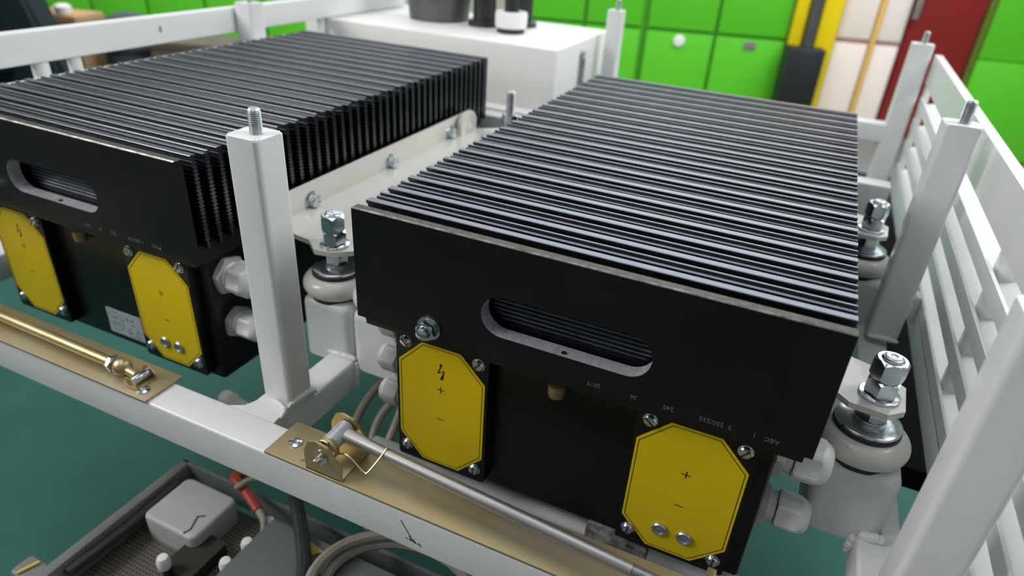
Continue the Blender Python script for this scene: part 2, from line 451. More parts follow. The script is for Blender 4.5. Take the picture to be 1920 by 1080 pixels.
b = new(); lathe(b, [(0.03, 0.05), (0.03, 0.35)], n=14); obj('column', b, 'charcoal', t)
b = new()
for k in range(5):
    a = 2*PI*k/5; tube(b, [(0, 0, 0.07), (0.20*math.cos(a), 0.20*math.sin(a), 0.035)], [0.022, 0.014], 8)
    lathe(b, [(0.02, -0.012), (0.02, 0.012)], (0.20*math.cos(a), 0.20*math.sin(a), 0.02), (math.sin(a), -math.cos(a), 0), 12)
obj('star_base', b, 'charcoal', t)

# ------------------------------------------------------------------ power units with heat sinks
UW, UD = 0.44, 0.731
def fin_profile(kind, y0=0.0):
    """closed outline (y, z) of one serrated fin, top at z = 0, root at z = -0.112"""
    h = 0.0016; front = []; back = []
    z = -0.0072; p = 0.0046; tz = 0.0024
    while z > -0.103:
        front.append((-h, z)); front.append((-h-tz, z-0.0008)); front.append((-h-tz, z-0.0017)); front.append((-h, z-0.0030))
        back.append((h, z-0.0006)); back.append((h+tz, z-0.0014)); back.append((h+tz, z-0.0023)); back.append((h, z-0.0036))
        z -= p
    if kind == 'wide':
        top = [(-0.0042, -0.0030), (-0.0042, -0.0006), (-0.0036, 0.0), (0.0036, 0.0), (0.0042, -0.0008), (0.0030, -0.0028), (h, -0.0050)]
        lead = [(-h, -0.0052)]
    else:
        top = [(-0.0052, -0.0046), (-0.0052, -0.0027), (-0.0046, -0.0022), (-0.0012, -0.0022), (-0.0006, -0.0040), (0.0004, -0.0040), (0.0010, -0.0005), (0.0014, 0.0), (0.0034, 0.0), (0.0038, -0.0006), (0.0030, -0.0042)]
        lead = [(-h, -0.0070)]
    pts = [(-h, -0.112)] + front[::-1] + lead + top + back + [(h, -0.112)]
    out = []
    for q in pts:
        if not out or (abs(q[0]-out[-1][0]) + abs(q[1]-out[-1][1])) > 1e-6: out.append((q[0]+y0, q[1]))
    return out

def octagon(cx, cz, hx, hz, cxm, czm):
    return [(cx-hx+cxm, cz+hz), (cx+hx-cxm, cz+hz), (cx+hx, cz+hz-czm), (cx+hx, cz-hz+czm), (cx+hx-cxm, cz-hz),
            (cx-hx+cxm, cz-hz), (cx-hx, cz-hz+czm), (cx-hx, cz+hz-czm)]

def slot_head(bm, x, y, z, r=0.0062, ang=0.6):
    """slotted round screw head facing -y"""
    lathe(bm, [(r*1.15, 0), (r*1.15, 0.0010), (r, 0.0011), (r, 0.0030), (r*0.82, 0.0044), (r*0.3, 0.0049)], (x, y, z), (0, -1, 0), 20, mi=0)
    c, s = math.cos(ang), math.sin(ang)
    q = Vector((x, y-0.00495, z)); L_ = r*0.86; w_ = 0.0008
    vs = [bm.verts.new(q + Vector((c*a - s*b_, 0, s*a + c*b_))) for a, b_ in ((-L_, -w_), (L_, -w_), (L_, w_), (-L_, w_))]
    vs2 = [bm.verts.new(v.co + Vector((0, 0.0018, 0))) for v in vs]
    fs = [bm.faces.new(vs)] + [bm.faces.new((vs[k], vs[(k+1) % 4], vs2[(k+1) % 4], vs2[k])) for k in range(4)]
    for f in fs: f.material_index = 1

def gland(root, x, y, z, s, sx, ac=0.048, rot=0.2):
    """nylon cable gland screwed into a side wall at x, pointing along sx"""
    b = new()
    hexnut(b, (x, y, z), (sx, 0, 0), ac*1.12, 0.009*s, 0, rot)
    g = obj('cable_gland', b, 'plastic_dark', root, smooth=25)
    b = new()
    prof = [(ac*0.37, 0.009*s)]
    for k in range(4): prof += [(ac*0.40, (0.0095+0.0022*k)*s), (ac*0.365, (0.0106+0.0022*k)*s)]
    lathe(b, prof, (x, y, z), (sx, 0, 0), 28); obj('thread_collar', b, 'plastic', g)
    b = new(); R_ = ac*0.5; n = 96
    a, u, v = basis((sx, 0, 0)); o = Vector((x, y, z))
    def rad(k):
        tt = (2*PI*k/n + 0.3) % (PI/3) - PI/6
        rr = R_*0.9/math.cos(tt)
        rr = min(rr, R_*0.985)
        if abs(tt) < PI/6*0.72: rr -= 0.0008*(k % 2)
        return rr
    rings = []
    for hh, sc, rib in ((0.0185, 0.95, 0), (0.020, 1.0, 1), (0.040, 1.0, 1), (0.0415, 0.985, 0)):
        rings.append([b.verts.new(o + a*hh*s + (u*math.cos(2*PI*k/n)+v*math.sin(2*PI*k/n))*(rad(k) if rib else rad(k-k % 2))*sc) for k in range(n)])
    for k2 in range(6):
        t_ = (k2+1)/6*PI/2
        rings.append([b.verts.new(o + a*(0.0415+0.011*math.sin(t_))*s + (u*math.cos(2*PI*k/n)+v*math.sin(2*PI*k/n))*(R_*0.88*(0.45+0.55*math.cos(t_)))) for k in range(n)])
    for A, B in zip(rings, rings[1:]):
        for k in range(n): b.faces.new((A[k], A[(k+1) % n], B[(k+1) % n], B[k]))
    b.faces.new(rings[0]); b.faces.new(rings[-1])
    obj('ribbed_cap', b, 'plastic', g)
    return g

def build_unit(label):
    U = thing('power_unit', label, 'power unit', (0, 0, 0))
    # front plate with hand slot
    H = 0.1196; T = 0.0105
    outer = [(0, -H), (UW, -H), (UW, -0.0007), (0, -0.0007)]
    sx0, sx1, sz0, sz1 = 0.1395, 0.3005, -0.0940, -0.0520
    r = (sz1-sz0)/2; cz = (sz0+sz1)/2
    inner = []
    for k in range(13):
        a = math.radians(-90 + 180*k/12); inner.append((sx1-r + r*math.cos(a), cz + r*math.sin(a)))
    for k in range(13):
        a = math.radians(90 + 180*k/12); inner.append((sx0+r + r*math.cos(a), cz + r*math.sin(a)))
    b = new(); loops = {}
    for y in (0.0, T):
        vo = [b.verts.new((p[0], y, p[1])) for p in outer]; vi = [b.verts.new((p[0], y, p[1])) for p in inner]
        es = [b.edges.new((q[k], q[(k+1) % len(q)])) for q in (vo, vi) for k in range(len(q))]
        rr = bmesh.ops.triangle_fill(b, edges=es, use_beauty=True)
        loops[y] = (vo, vi)
    for k in range(4):
        A, B = loops[0.0][0], loops[T][0]
        f = b.faces.new((A[k], A[(k+1) % 4], B[(k+1) % 4], B[k])); f.material_index = 2 if k == 2 else 0
    n = len(inner)
    for k in range(n):
        A, B = loops[0.0][1], loops[T][1]
        f = b.faces.new((A[k], A[(k+1) % n], B[(k+1) % n], B[k])); f.material_index = 1
    # raised boss around the slot on the back of the plate, with bright milled inside
    def stad(rr):
        return [(sx1-r + rr*math.cos(math.radians(-90+15*k)), cz + rr*math.sin(math.radians(-90+15*k))) for k in range(13)] + \
               [(sx0+r + rr*math.cos(math.radians(90+15*k)), cz + rr*math.sin(math.radians(90+15*k))) for k in range(13)]
    pi_, po_ = stad(r), stad(r+0.003)
    va = [b.verts.new((p[0], T, p[1])) for p in pi_]; vb = [b.verts.new((p[0], T+0.0055, p[1])) for p in pi_]
    vc = [b.verts.new((p[0], T+0.0055, p[1])) for p in po_]; vd = [b.verts.new((p[0], T-0.0002, p[1])) for p in po_]
    for P_, Q_, mi_ in ((va, vb, 1), (vb, vc, 0), (vc, vd, 0)):
        for k in range(26):
            f = b.faces.new((P_[k], P_[(k+1) % 26], Q_[(k+1) % 26], Q_[k])); f.material_index = mi_
    # thin scratched chamfer along the top front edge
    prism(b, [(-0.0002, -0.0011), (0.0012, 0.0002), (0.0012, -0.0011)], 'x', 0.0, UW, mi=3)
    FP = obj('front_plate', b, ['anod_plate', 'alu', 'worn', 'bare_edge'], U, smooth=30)
    b = new(); hexnut(b, (0.0847, -0.0016, -0.1075), (0, -1, 0), 0.0215, 0.0085, 0.0072, 0.25)
    lathe(b, [(0.0128, 0), (0.0128, 0.0018)], (0.0847, 0, -0.1075), (0, -1, 0), 24)
    lathe(b, [(0.0072, 0.008), (0.0072, 0.0135), (0.0062, 0.0160), (0.0035, 0.0175), (0, 0.0178)], (0.0847, 0, -0.1075), (0, -1, 0), 20)
    obj('bolt', b, 'zinc', FP, label='zinc plated hexagon bolt')
    b = new(); lathe(b, [(0.0022, 0), (0.0026, 0.0006), (0, 0.0007)], (0.2215, 0.0052, -0.0937), (0, 0, 1), 12); obj('drain_hole', b, 'black_ink', FP)
    # heat sink fins
    for k in range(39):
        kind = 'wide' if k % 2 == 0 else 'narrow'
        if kind not in FIN:
            b = new(); prism(b, fin_profile(kind), 'x', 0.0015, UW-0.0005)
            f = obj('fin', b, 'anod', U, smooth=20); FIN[kind] = f.data
        else:
            f = bpy.data.objects.new('fin', FIN[kind]); COL.objects.link(f); f.parent = U
        f.location = (0, 0.0262 + 0.0186*k, 0)
    b = new(); bx(b, 0.0, UW, UD+0.006, UD+0.014, -0.1196, -0.001, 0.001); obj('rear_plate', b, 'anod_plate', U)
    # base of the heat sink, set in a little
    b = new(); prism(b, [(0.0030, -0.1196), (0.0065, -0.1275), (0.0065, -0.1310), (UD+0.006, -0.1310), (UD+0.006, -0.1080), (0.0106, -0.1080), (0.0106, -0.1196)], 'x', 0.0055, UW-0.0055)
    obj('heat_sink_base', b, 'anod_plate', U)
    # housing
    b = new(); prism(b, rrect(0.022, 0.418, 0.032, UD-0.03, 0.004, 3), 'z', -0.3125, -0.131); HB = obj('housing', b, 'body', U)
    b = new(); lathe(b, [(0.0085, 0), (0.0085, 0.010), (0.0078, 0.013), (0, 0.0135)], (0.2135, 0.022, -0.1435), (0, 0, -1), 18)
    obj('vent_plug', b, 'plug', U, label='small brass coloured plug')
    b = new()
    for xx in (0.05, 0.39):
        lathe(b, [(0.008, 0), (0.008, 0.004), (0.006, 0.006), (0, 0.0065)], (xx, 0.05, -0.131), (0, 0, -1), 14)
    obj('base_screw', b, 'zinc', U)
    # terminal covers with yellow labels
    for ci, cx in enumerate((0.0875, 0.3485)):
        b = new(); prism(b, rrect(cx-0.0545, cx+0.0545, -0.3060, -0.1325, 0.003, 3), 'y', 0.0190, 0.0322)
        TC = obj('terminal_cover', b, 'body', U)
        b = new(); prism(b, octagon(cx, -0.2215, 0.0512, 0.0795, 0.0285, 0.0295), 'y', 0.0182, 0.0191)
        obj('warning_label', b, 'yellow', TC, label='yellow octagonal label')
        b = new()                                    # printed border, symbols
        A = octagon(cx, -0.2215, 0.0488, 0.0771, 0.0275, 0.0285); B = octagon(cx, -0.2215, 0.0481, 0.0764, 0.0272, 0.0282)
        va = [b.verts.new((p[0], 0.01805, p[1])) for p in A]; vb = [b.verts.new((p[0], 0.01805, p[1])) for p in B]
        for k in range(8): b.faces.new((va[k], va[(k+1) % 8], vb[(k+1) % 8], vb[k]))
        def bar(x0, z0, x1, z1, w_):
            d = Vector((x1-x0, 0, z1-z0)).normalized(); nn = Vector((-d.z, 0, d.x))*w_/2
            q = [Vector((x0, 0.01805, z0)), Vector((x1, 0.01805, z1))]
            b.faces.new([b.verts.new(p) for p in (q[0]+nn, q[1]+nn, q[1]-nn, q[0]-nn)])
        bar(cx-0.0045, -0.1955, cx+0.0045, -0.1955, 0.0011); bar(cx, -0.1999, cx, -0.1911, 0.0011)
        bar(cx-0.0045, -0.2355, cx+0.0045, -0.2355, 0.0011)
        if ci == 0:                                  # lightning arrow pointing up
            def poly(pts): b.faces.new([b.verts.new((cx+px, 0.01805, -0.1715+pz)) for px, pz in pts])
            poly([(-0.0006, 0.0065), (0.0006, 0.0065), (-0.0022, -0.0024), (-0.0040, -0.0026)])
            poly([(-0.0040, -0.0026), (-0.0036, -0.0036), (0.0046, 0.0014), (0.0044, 0.0026), (-0.0006, -0.0008)])
            poly([(0.0046, 0.0020), (0.0036, 0.0010), (-0.0012, -0.0102), (0.0026, -0.0102)])
            poly([(-0.0022, 0.0062), (0.0002, 0.0112), (0.0022, 0.0056), (0.0004, 0.0068), (-0.0006, 0.0066)])
        obj('printed_symbols', b, 'black_ink', TC)
        for (dx, z, an) in ((-0.0420, -0.1465, -0.7), (0.0432, -0.1475, 0.9), (-0.0425, -0.2880, 1.4), (0.0430, -0.2885, 1.5)):
            b = new(); slot_head(b, cx+dx, 0.0190, z, 0.0062, an); obj('screw', b, ['zinc', 'black_ink'], TC)
        if ci == 1:
            for dx in (-0.0122, 0.0122):
                b = new(); lathe(b, [(0.0078, 0), (0.0080, 0.0016), (0.0068, 0.0030), (0.0058, 0.0030), (0.0040, 0.0016), (0.0018, 0.0016), (0.0008, 0.0022), (0, 0.0022)],
                                 (cx+dx, 0.0182, -0.2735), (0, -1, 0), 24)
                obj('rivet', b, 'zincd', TC)
    gland(U, 0.418, 0.064, -0.1700, 0.92, 1, 0.046, 0.25); gland(U, 0.418, 0.066, -0.2400, 0.9, 1, 0.040, 0.0)
    gland(U, 0.022, 0.064, -0.1660, 0.75, -1, 0.031, 0.25); gland(U, 0.022, 0.064, -0.2130, 0.78, -1, 0.034, 0.1); gland(U, 0.022, 0.064, -0.2620, 0.78, -1, 0.034, 0.0)
    return U, HB, FP
FIN = {}

UR, HR, FR = build_unit('black finned power unit on the right, its hand slot fully in view')
UL, HL, FL = build_unit('black finned power unit on the left, with a silver type label on its housing')
UL.location = (-0.6660, 0.0, 0.0)

def stamp(parent, items):
    b = new()
    for s, x, sz in items:
        join_bm(b, text_bm(s, sz, face_y(x, -0.0001, -0.1135, PI), 0.00015))
    obj('stamped_number', b, 'etch', parent, smooth=180)
stamp(FR, [('2019', 0.254, 0.0062), ('36', 0.2905, 0.0062), ('240', 0.3215, 0.0062), ('3  250/220', 0.3615, 0.0062), ('1', 0.393, 0.0062), ('ABC', 0.407, 0.0062)])
stamp(FL, [('2811', 0.269, 0.0062), ('21', 0.2915, 0.0062), ('222', 0.3145, 0.0062), ('1-280/220', 0.3515, 0.0062), ('TYKC', 0.3845, 0.0062)])

# silver type label, mounted upside down with the unit
b = new(); prism(b, rrect(0.2080, 0.2900, -0.3040, -0.2640, 0.002, 3), 'y', 0.0312, 0.0321)
TL = obj('type_label', b, 'sticker', HL, label='silver type label fixed upside down')
b = new()
cxl, czl = 0.2235, -0.2830
def ring_face(bm, cx, cz, r0, r1, y, sx=1.0):
    n = 32; A = [bm.verts.new((cx+r0*sx*math.cos(2*PI*k/n), y, cz+r0*math.sin(2*PI*k/n))) for k in range(n)]
    B = [bm.verts.new((cx+r1*sx*math.cos(2*PI*k/n), y, cz+r1*math.sin(2*PI*k/n))) for k in range(n)]
    for k in range(n): bm.faces.new((A[k], A[(k+1) % n], B[(k+1) % n], B[k]))
ring_face(b, cxl, czl, 0.0152, 0.0144, 0.03115)
join_bm(b, text_bm('ОТК', 0.0088, face_y(cxl, 0.0312, czl-0.004, PI), 0.00008))
join_bm(b, text_bm('КБП', 0.0062, face_y(cxl, 0.0312, czl+0.006, PI), 0.00008))
for s, x, z, sz in (('№ 283', 0.252, -0.2735, 0.0062), ('220', 0.249, -0.2885-0.002, 0.0056), ('10 1', 0.257, -0.2820, 0.0052),
                    ('280', 0.266, -0.2900, 0.0056), ('ПСЛ  300', 0.258, -0.2960, 0.0060), ('1 2 5 2 3 3 3', 0.262, -0.3010, 0.0044)):
    join_bm(b, text_bm(s, sz, face_y(x, 0.0312, z, PI), 0.00008))
obj('label_print', b, 'brown_ink', HL, smooth=180)

# ------------------------------------------------------------------ welded machine frame
FR_ = thing('welded_chassis', 'welded light grey square tube frame carrying the two power units', 'frame', (0, 0, -0.29))
def fr(name, bm, m='paint', label=None, par=None):
    bmesh.ops.translate(bm, vec=(0, 0, 0.29) if par is None else (0, 0, 0.29), verts=bm.verts)
    return obj(name, bm, m, par or FR_, label=label)
def ytube(x0, x1, y0, y1, z0, z1, r=0.004):
    b = new(); prism(b, [(p[0], p[1]) for p in rrect(x0, x1, z0, z1, r)], 'y', y0, y1); return b
def xtube(x0, x1, y0, y1, z0, z1, r=0.004):
    b = new(); prism(b, rrect(y0, y1, z0, z1, r), 'x', x0, x1); return b
def post(x0, x1, y0, y1, z0, z1, tilt=None, stud=0.0056, sh=0.024, r=0.006):
    b = new(); prism(b, rrect(x0, x1, y0, y1, r, 5), 'z', z0, z1)
    es = [e for e in b.edges if all(abs(v.co.z - z1) < 1e-6 for v in e.verts)]
    bmesh.ops.bevel(b, geom=es, offset=0.0012, segments=2, affect='EDGES')
    p = fr('post', b)
    b = new(); thread(b, ((x0+x1)/2+0.002, (y0+y1)/2+0.001, z1-0.002), (0, 0, 1), stud, sh, 0.0019)
    fr('threaded_stud', b, 'zincd', par=p)
    return p
fr('front_rail', xtube(-1.0, 0.549, -0.107, -0.067, -0.286, -0.238, 0.0035))
# scratches and a chip in the paint of the front rail
b = new()
for (xa, za, xb, zb, wd) in ((0.117, -0.2500, 0.1265, -0.2660, 0.0005), (0.1265, -0.2660, 0.1285, -0.2725, 0.0011), (0.1215, -0.2712, 0.1375, -0.2738, 0.0005), (0.1300, -0.2690, 0.1325, -0.2735, 0.0009), (0.136, -0.271, 0.139, -0.2755, 0.0004)):
    d = Vector((xb-xa, 0, zb-za)).normalized(); nn = Vector((-d.z, 0, d.x))*wd
    b.faces.new([b.verts.new(v) for v in (Vector((xa, -0.1073, za))+nn, Vector((xb, -0.1073, zb))+nn, Vector((xb, -0.1073, zb))-nn, Vector((xa, -0.1073, za))-nn)])
fr('paint_scratch', b, 'brown_ink', label='dark scratches in the grey paint')
PZ = 0.0625
post(-0.1085, -0.0695, -0.0375, 0.0, -0.2400, 0.0590, stud=0.0062)
post(0.5110, 0.5500, -0.0500, -0.0120, -0.2400, 0.0625)
post(0.5180, 0.5590, 0.4620, 0.5000, -0.2400, 0.0600, stud=0.0068, sh=0.027)
post(0.5270, 0.5690, 1.1900, 1.2300, -0.2600, 0.0610)
post(-0.1240, -0.0880, 1.1700, 1.2080, -0.2600, 0.0600)
post(-0.7350, -0.6930, 0.6150, 0.6560, -0.2600, 0.0590)
post(-0.7350, -0.6930, -0.0375, 0.0, -0.2400, 0.0590)
for ya, yb in ((-0.067, 0.0778), (0.1485, 0.6145), (0.6855, 1.19)): fr('cross_beam', ytube(-0.1085, -0.0695, ya, yb, -0.292, -0.2505))
for ya, yb in ((-0.067, 0.0798), (0.1502, 0.5070), (0.5780, 1.19)): fr('cross_beam', ytube(0.5110, 0.5500, ya, yb, -0.292, -0.2505))
fr('cover_strip', ytube(0.5313, 0.5500, 0.0798, 0.1502, -0.292, -0.2505, 0.003))
fr('cross_beam', ytube(-0.7350, -0.6930, -0.067, 1.2, -0.292, -0.2505))
fr('rear_rail', xtube(-0.11, 0.53, 1.19, 1.23, -0.149, -0.108))
fr('rear_rail', xtube(-0.74, 0.53, 0.80, 0.84, -0.190, -0.128, 0.003))
# gusset plates between front rail and posts with weld beads
for gx in (-0.1085, 0.511, -0.735):
    b = new(); prism(b, [(gx-0.020, -0.068), (gx-0.005, -0.060), (gx, -0.048), (gx, 0.001), (gx+0.039, 0.001), (gx+0.039, -0.0400), (gx+0.042, -0.068)], 'z', -0.252, -0.2385)
    fr('gusset_plate', b)
def bead(pts, r=0.0035, seed=1):
    rnd = random.Random(seed); P = spline(pts, 10); b = new()
    P = [p + Vector((rnd.uniform(-1, 1), rnd.uniform(-1, 1), rnd.uniform(-1, 1)))*r*0.10 for p in P]
    tube(b, P, [r*rnd.uniform(0.95, 1.08)*(0.30 + 0.70*math.sin(PI*q/(len(P)-1))**0.45) for q in range(len(P))], 14); return b
fr('weld_bead', bead([(-0.070, -0.038, -0.2375), (-0.069, -0.022, -0.2370), (-0.0685, -0.004, -0.240), (-0.068, 0.002, -0.246)], 0.0036, 2))
fr('weld_bead', bead([(-0.092, -0.0395, -0.2380), (-0.078, -0.0430, -0.2375), (-0.0695, -0.0480, -0.2385), (-0.0672, -0.0580, -0.2410)], 0.0032, 3))
fr('weld_bead', bead([(-0.111, 0.0795, -0.250), (-0.090, 0.0785, -0.2485), (-0.068, 0.0790, -0.249)], 0.0048, 4))
fr('weld_bead', bead([(-0.0675, 0.0790, -0.252), (-0.0672, 0.0790, -0.270), (-0.0678, 0.079, -0.29)], 0.0035, 5))
fr('weld_bead', bead([(0.512, 0.0785, -0.250), (0.522, 0.0775, -0.2475), (0.535, 0.0790, -0.248)], 0.0052, 6))
fr('weld_bead', bead([(0.509, 0.0785, -0.253), (0.508, 0.0790, -0.265), (0.5075, 0.080, -0.276)], 0.0045, 7))
fr('weld_bead', bead([(0.520, 0.4605, -0.239), (0.540, 0.4600, -0.2375), (0.560, 0.4605, -0.239)], 0.0036, 8))
# long side rail on the left with round stubs under it
b = ytube(-0.762, -0.737, -0.40, 1.25, 0.001, 0.0485, 0.003); fr('side_rail', b)
b = new(); bx(b, -0.7366, -0.7360, 0.4335, 0.4375, 0.0215, 0.0315); fr('rail_slot', b, 'green_dark', label='small slot in the side rail')
for yy, rr in ((0.215, 0.0125), (0.272, 0.0105), (0.90, 0.009)):
    b = new(); lathe(b, [(rr, -0.26), (rr, 0.002)], (-0.752, yy, 0), (0, 0, 1), 18); fr('round_stub', b)
fr('side_rail', ytube(-0.762, -0.737, -0.40, 1.25, -0.29, -0.255, 0.003))

# ------------------------------------------------------------------ vibration mounts under the unit brackets
def mount(x, y, label, stud_top=-0.0700, group='vibration mounts at the corners of the power units'):
    t = thing('vibration_mount', label, 'vibration mount', (x, y, -0.262), 0, group)
    def part(name, bm, m, sm=35, lb=None):
        bmesh.ops.translate(bm, vec=(0, 0, 0.262), verts=bm.verts); return obj(name, bm, m, t, smooth=sm, label=lb)
    b = new(); soft_block(b, -0.0325, 0.0405, -0.0350, 0.0350, -0.262, -0.178, 0.013, 0.011, 6, 6)
    part('mount_block', b, 'paint_rough')
    b = new(); lathe(b, [(0.034, -0.1815), (0.034, -0.176)], n=32); part('seat_gasket', b, 'rubber')
    b = new(); prof = []
    for k in range(17):
        a = -PI/2 + PI*k/16; prof.append((0.0285 + 0.0135*math.cos(a), -0.1645 + 0.0130*math.sin(a)))
    lathe(b, [(0.0, -0.1775)] + prof + [(0.0, -0.1515)], n=48); part('cushion_ring', b, 'porcelain')
    b = new(); lathe(b, [(0.0285, -0.1525), (0.0300, -0.1505), (0.0300, -0.1470), (0.0290, -0.1462)], n=48); part('rubber_washer', b, 'rubber')
    b = new(); lathe(b, [(0.0290, -0.1462), (0.0294, -0.1458), (0.0294, -0.1436), (0.0285, -0.1430), (0.012, -0.1430)], n=48); part('large_washer', b, 'zinc')
    b = new(); lathe(b, [(0.0150, -0.1430), (0.0150, -0.1415), (0.0140, -0.1412)], n=32); lathe(b, [(0.0138, -0.1412), (0.0142, -0.1400), (0.0138, -0.1388)], n=32)
    part('spring_washer', b, 'zincd')
    b = new(); hexnut(b, (0, 0, -0.1388), (0, 0, 1), 0.0300, 0.0160, 0, 0.35); part('nut', b, 'zinc', 25)
    b = new(); lathe(b, [(0.0178, -0.1150), (0.0178, -0.1128), (0.0172, -0.1124)], n=36); part('washer', b, 'zinc')
    b = new(); hexnut(b, (0, 0, -0.1124), (0, 0, 1), 0.0300, 0.0172, 0, 0.28); part('nut', b, 'zinc', 25)
    b = new(); hexnut(b, (0, 0, -0.0950), (0, 0, 1), 0.0305, 0.0200, 0.0098, 0.10); part('nut', b, 'zinc', 25)
    b = new()
    if stud_top > -0.06:
        thread(b, (0, 0, -0.1), (0, 0, 1), 0.0080, stud_top+0.1, 0.0022)
    else:
        lathe(b, [(0.0095, -0.0775), (0.0096, -0.0745), (0.0086, -0.0735), (0.0084, -0.0728), (0.0070, -0.0722), (0.0066, -0.0716), (0.0030, -0.0714), (0.0024, -0.0722), (0, -0.0722)], n=24)
    part('threaded_stud', b, 'zincd')
    return t
mount(0.4900, 0.1150, 'vibration mount at the front right corner, shiny double nut nearest the camera')
mount(-0.1150, 0.1130, 'vibration mount between the two units beside the front post, double nut on top')
mount(-0.0405, 0.1130, 'vibration mount half hidden behind the front plate of the right unit')
mount(0.4900, 0.5425, 'vibration mount at the rear right corner, blurred between unit and louvred panel')
mount(-0.1300, 0.6500, 'rear vibration mount in the gap between units, with a tall threaded stud', -0.034)
b = new(); hexnut(b, (0, 0, 0), (0, 0, 1), 0.022, 0.016, 0.006, 0.2)
lathe(b, [(0.016, -0.003), (0.016, 0.0)], n=24)
tag(obj('flange_nut', b, 'zinc', loc=(-0.136, 0.565, -0.112), smooth=25), 'blurred zinc nut on the angle bracket near the tall stud', 'nut')

# brackets of the units
t = thing('angle_bracket', 'long cream angle bracket bolted along the side of the left unit', 'bracket', (0, 0, -0.122))
b = new(); bx(b, -0.2190, -0.2150, 0.130, 0.640, 0.0, 0.0400, 0.0008); obj('web', b, 'porcelain', t)
bm_ = new()
prism(bm_, [(-0.219, 0.118), (-0.150, 0.1080), (-0.128, 0.0900), (-0.104, 0.0950), (-0.086, 0.110), (-0.078, 0.125), (-0.078, 0.185), (-0.110, 0.215), (-0.110, 0.50), (-0.100, 0.60), (-0.100, 0.70), (-0.150, 0.70), (-0.219, 0.64)], 'z', 0.0, 0.0065)
obj('flange', bm_, 'porcelain', t)
for yy in (0.193, 0.384, 0.575):
    b = new(); lathe(b, [(0.0125, 0), (0.0125, 0.0016), (0.0110, 0.0020)], (-0.215, yy, 0.0155), (1, 0, 0), 28)
    hexnut(b, (-0.2133, yy, 0.0155), (1, 0, 0), 0.0190, 0.0095, 0.0060, 0.2); obj('bolt', b, 'zinc', t, smooth=25)
b = new(); prism(b, [(0.592, -0.018), (0.656, -0.018), (0.656, 0.030), (0.648, 0.040), (0.634, 0.046), (0.612, 0.046), (0.600, 0.040), (0.592, 0.030)], 'x', -0.2075, -0.2010)
e_ = [e for e in b.edges if all(abs(v.co.x+0.2010) < 1e-6 for v in e.verts)]; bmesh.ops.bevel(b, geom=e_, offset=0.002, segments=2, affect='EDGES')
obj('end_plate', b, 'porcelain', t)
b = new(); lathe(b, [(0.009, 0), (0.009, 0.001), (0.005, 0.003), (0, 0.0035)], (-0.2010, 0.625, 0.015), (1, 0, 0), 20); obj('rivet', b, 'porcelain', t)
t = thing('guard_strip', 'pale guard strip along the far left side of the left unit', 'strip', (-0.6685, 0, -0.13))
b = new(); bx(b, -0.0045, 0.0, 0.004, 0.70, 0.0, 0.1265, 0.0008); obj('strip_web', b, 'paint', t)
b = new(); bx(b, -0.016, -0.0045, 0.004, 0.70, 0.0, 0.004, 0.0008); obj('strip_flange', b, 'paint', t)
def tab_bracket(y, label):
    t = thing('tab_bracket', label, 'bracket', (0.4415, y, -0.122))
    b = new()
    prism(b, [(0.0, -0.016), (0.0145, -0.0175), (0.024, -0.027), (0.056, -0.0305), (0.070, -0.018), (0.0725, 0.022), (0.046, 0.046), (0.024, 0.054), (0.016, 0.060), (0.006, 0.085), (0.0, 0.085)], 'z', 0.0005, 0.0066)
    obj('flange', b, 'porcelain', t)
    b = new(); prism(b, [(0.0, -0.016), (0.0145, -0.0175), (0.0145, -0.010), (0.0, -0.004)], 'z', -0.0055, 0.0005); obj('gusset', b, 'paint', t)
    b = new(); bx(b, 0.0, 0.0035, -0.02, 0.20, -0.05, 0.0005); obj('web', b, 'porcelain', t)
tab_bracket(0.1180, 'cream tab bracket clamped under the nearest double nut')
tab_bracket(0.5450, 'blurred cream tab bracket under the rear right double nut')

# ------------------------------------------------------------------ gold plated latch rods on the front rail
def washer_rivet(par, x, y):
    b = new(); lathe(b, [(0.0072, 0), (0.0070, 0.0010), (0.0050, 0.0018), (0.0034, 0.0022), (0.0026, 0.0014), (0, 0.0012)], (x, y, 0.003), (0, 0, 1), 24)
    obj('rivet', b, 'zinc', par)
# right hand one
t = thing('latch_rod', 'steel rod on a yellow chromate strip with spring pivot, right of the front post', 'latch rod', (0, 0, -0.238))
b = new(); bx(b, -0.0435, 0.500, -0.1075, -0.0570, 0.0, 0.0030, 0.0006); obj('base_strip', b, 'gold', t)
washer_rivet(t, -0.0235, -0.0840)
b = new(); bx(b, 0.0085, 0.0505, -0.1065, -0.0600, 0.003, 0.0052, 0.0005)
BR = obj('pivot_bracket', b, 'gold2', t)
for yy, dx in ((-0.1065, 0.0), (-0.0622, -0.002)):
    b = new(); prism(b, [(0.0085+dx, 0.0030), (0.0505+dx, 0.0030), (0.0512+dx, 0.0210), (0.0375+dx, 0.0400), (0.0235+dx, 0.0430), (0.0150+dx, 0.0400), (0.0085+dx, 0.0270)], 'y', yy, yy+0.0022)
    obj('ear', b, 'gold2', BR)
b = new(); lathe(b, [(0.0084, 0.0), (0.0092, 0.001), (0.0092, 0.0285), (0.0084, 0.0295)], (0.027, -0.0635, 0.0290), (0, -1, 0), 28); obj('pivot_barrel', b, 'alu', t)
b = new(); lathe(b, [(0.0080, 0), (0.0080, 0.0008), (0.0030, 0.0008)], (0.029, -0.1066, 0.0265), (0, -1, 0), 24)
obj('pivot_washer', b, 'zinc', t)
b = new(); lathe(b, [(0.0032, 0), (0.0032, 0.0080), (0.0026, 0.0088), (0, 0.0088)], (0.029, -0.1070, 0.0265), (0, -1, 0), 16)
obj('pivot_pin', b, 'gold2', t)
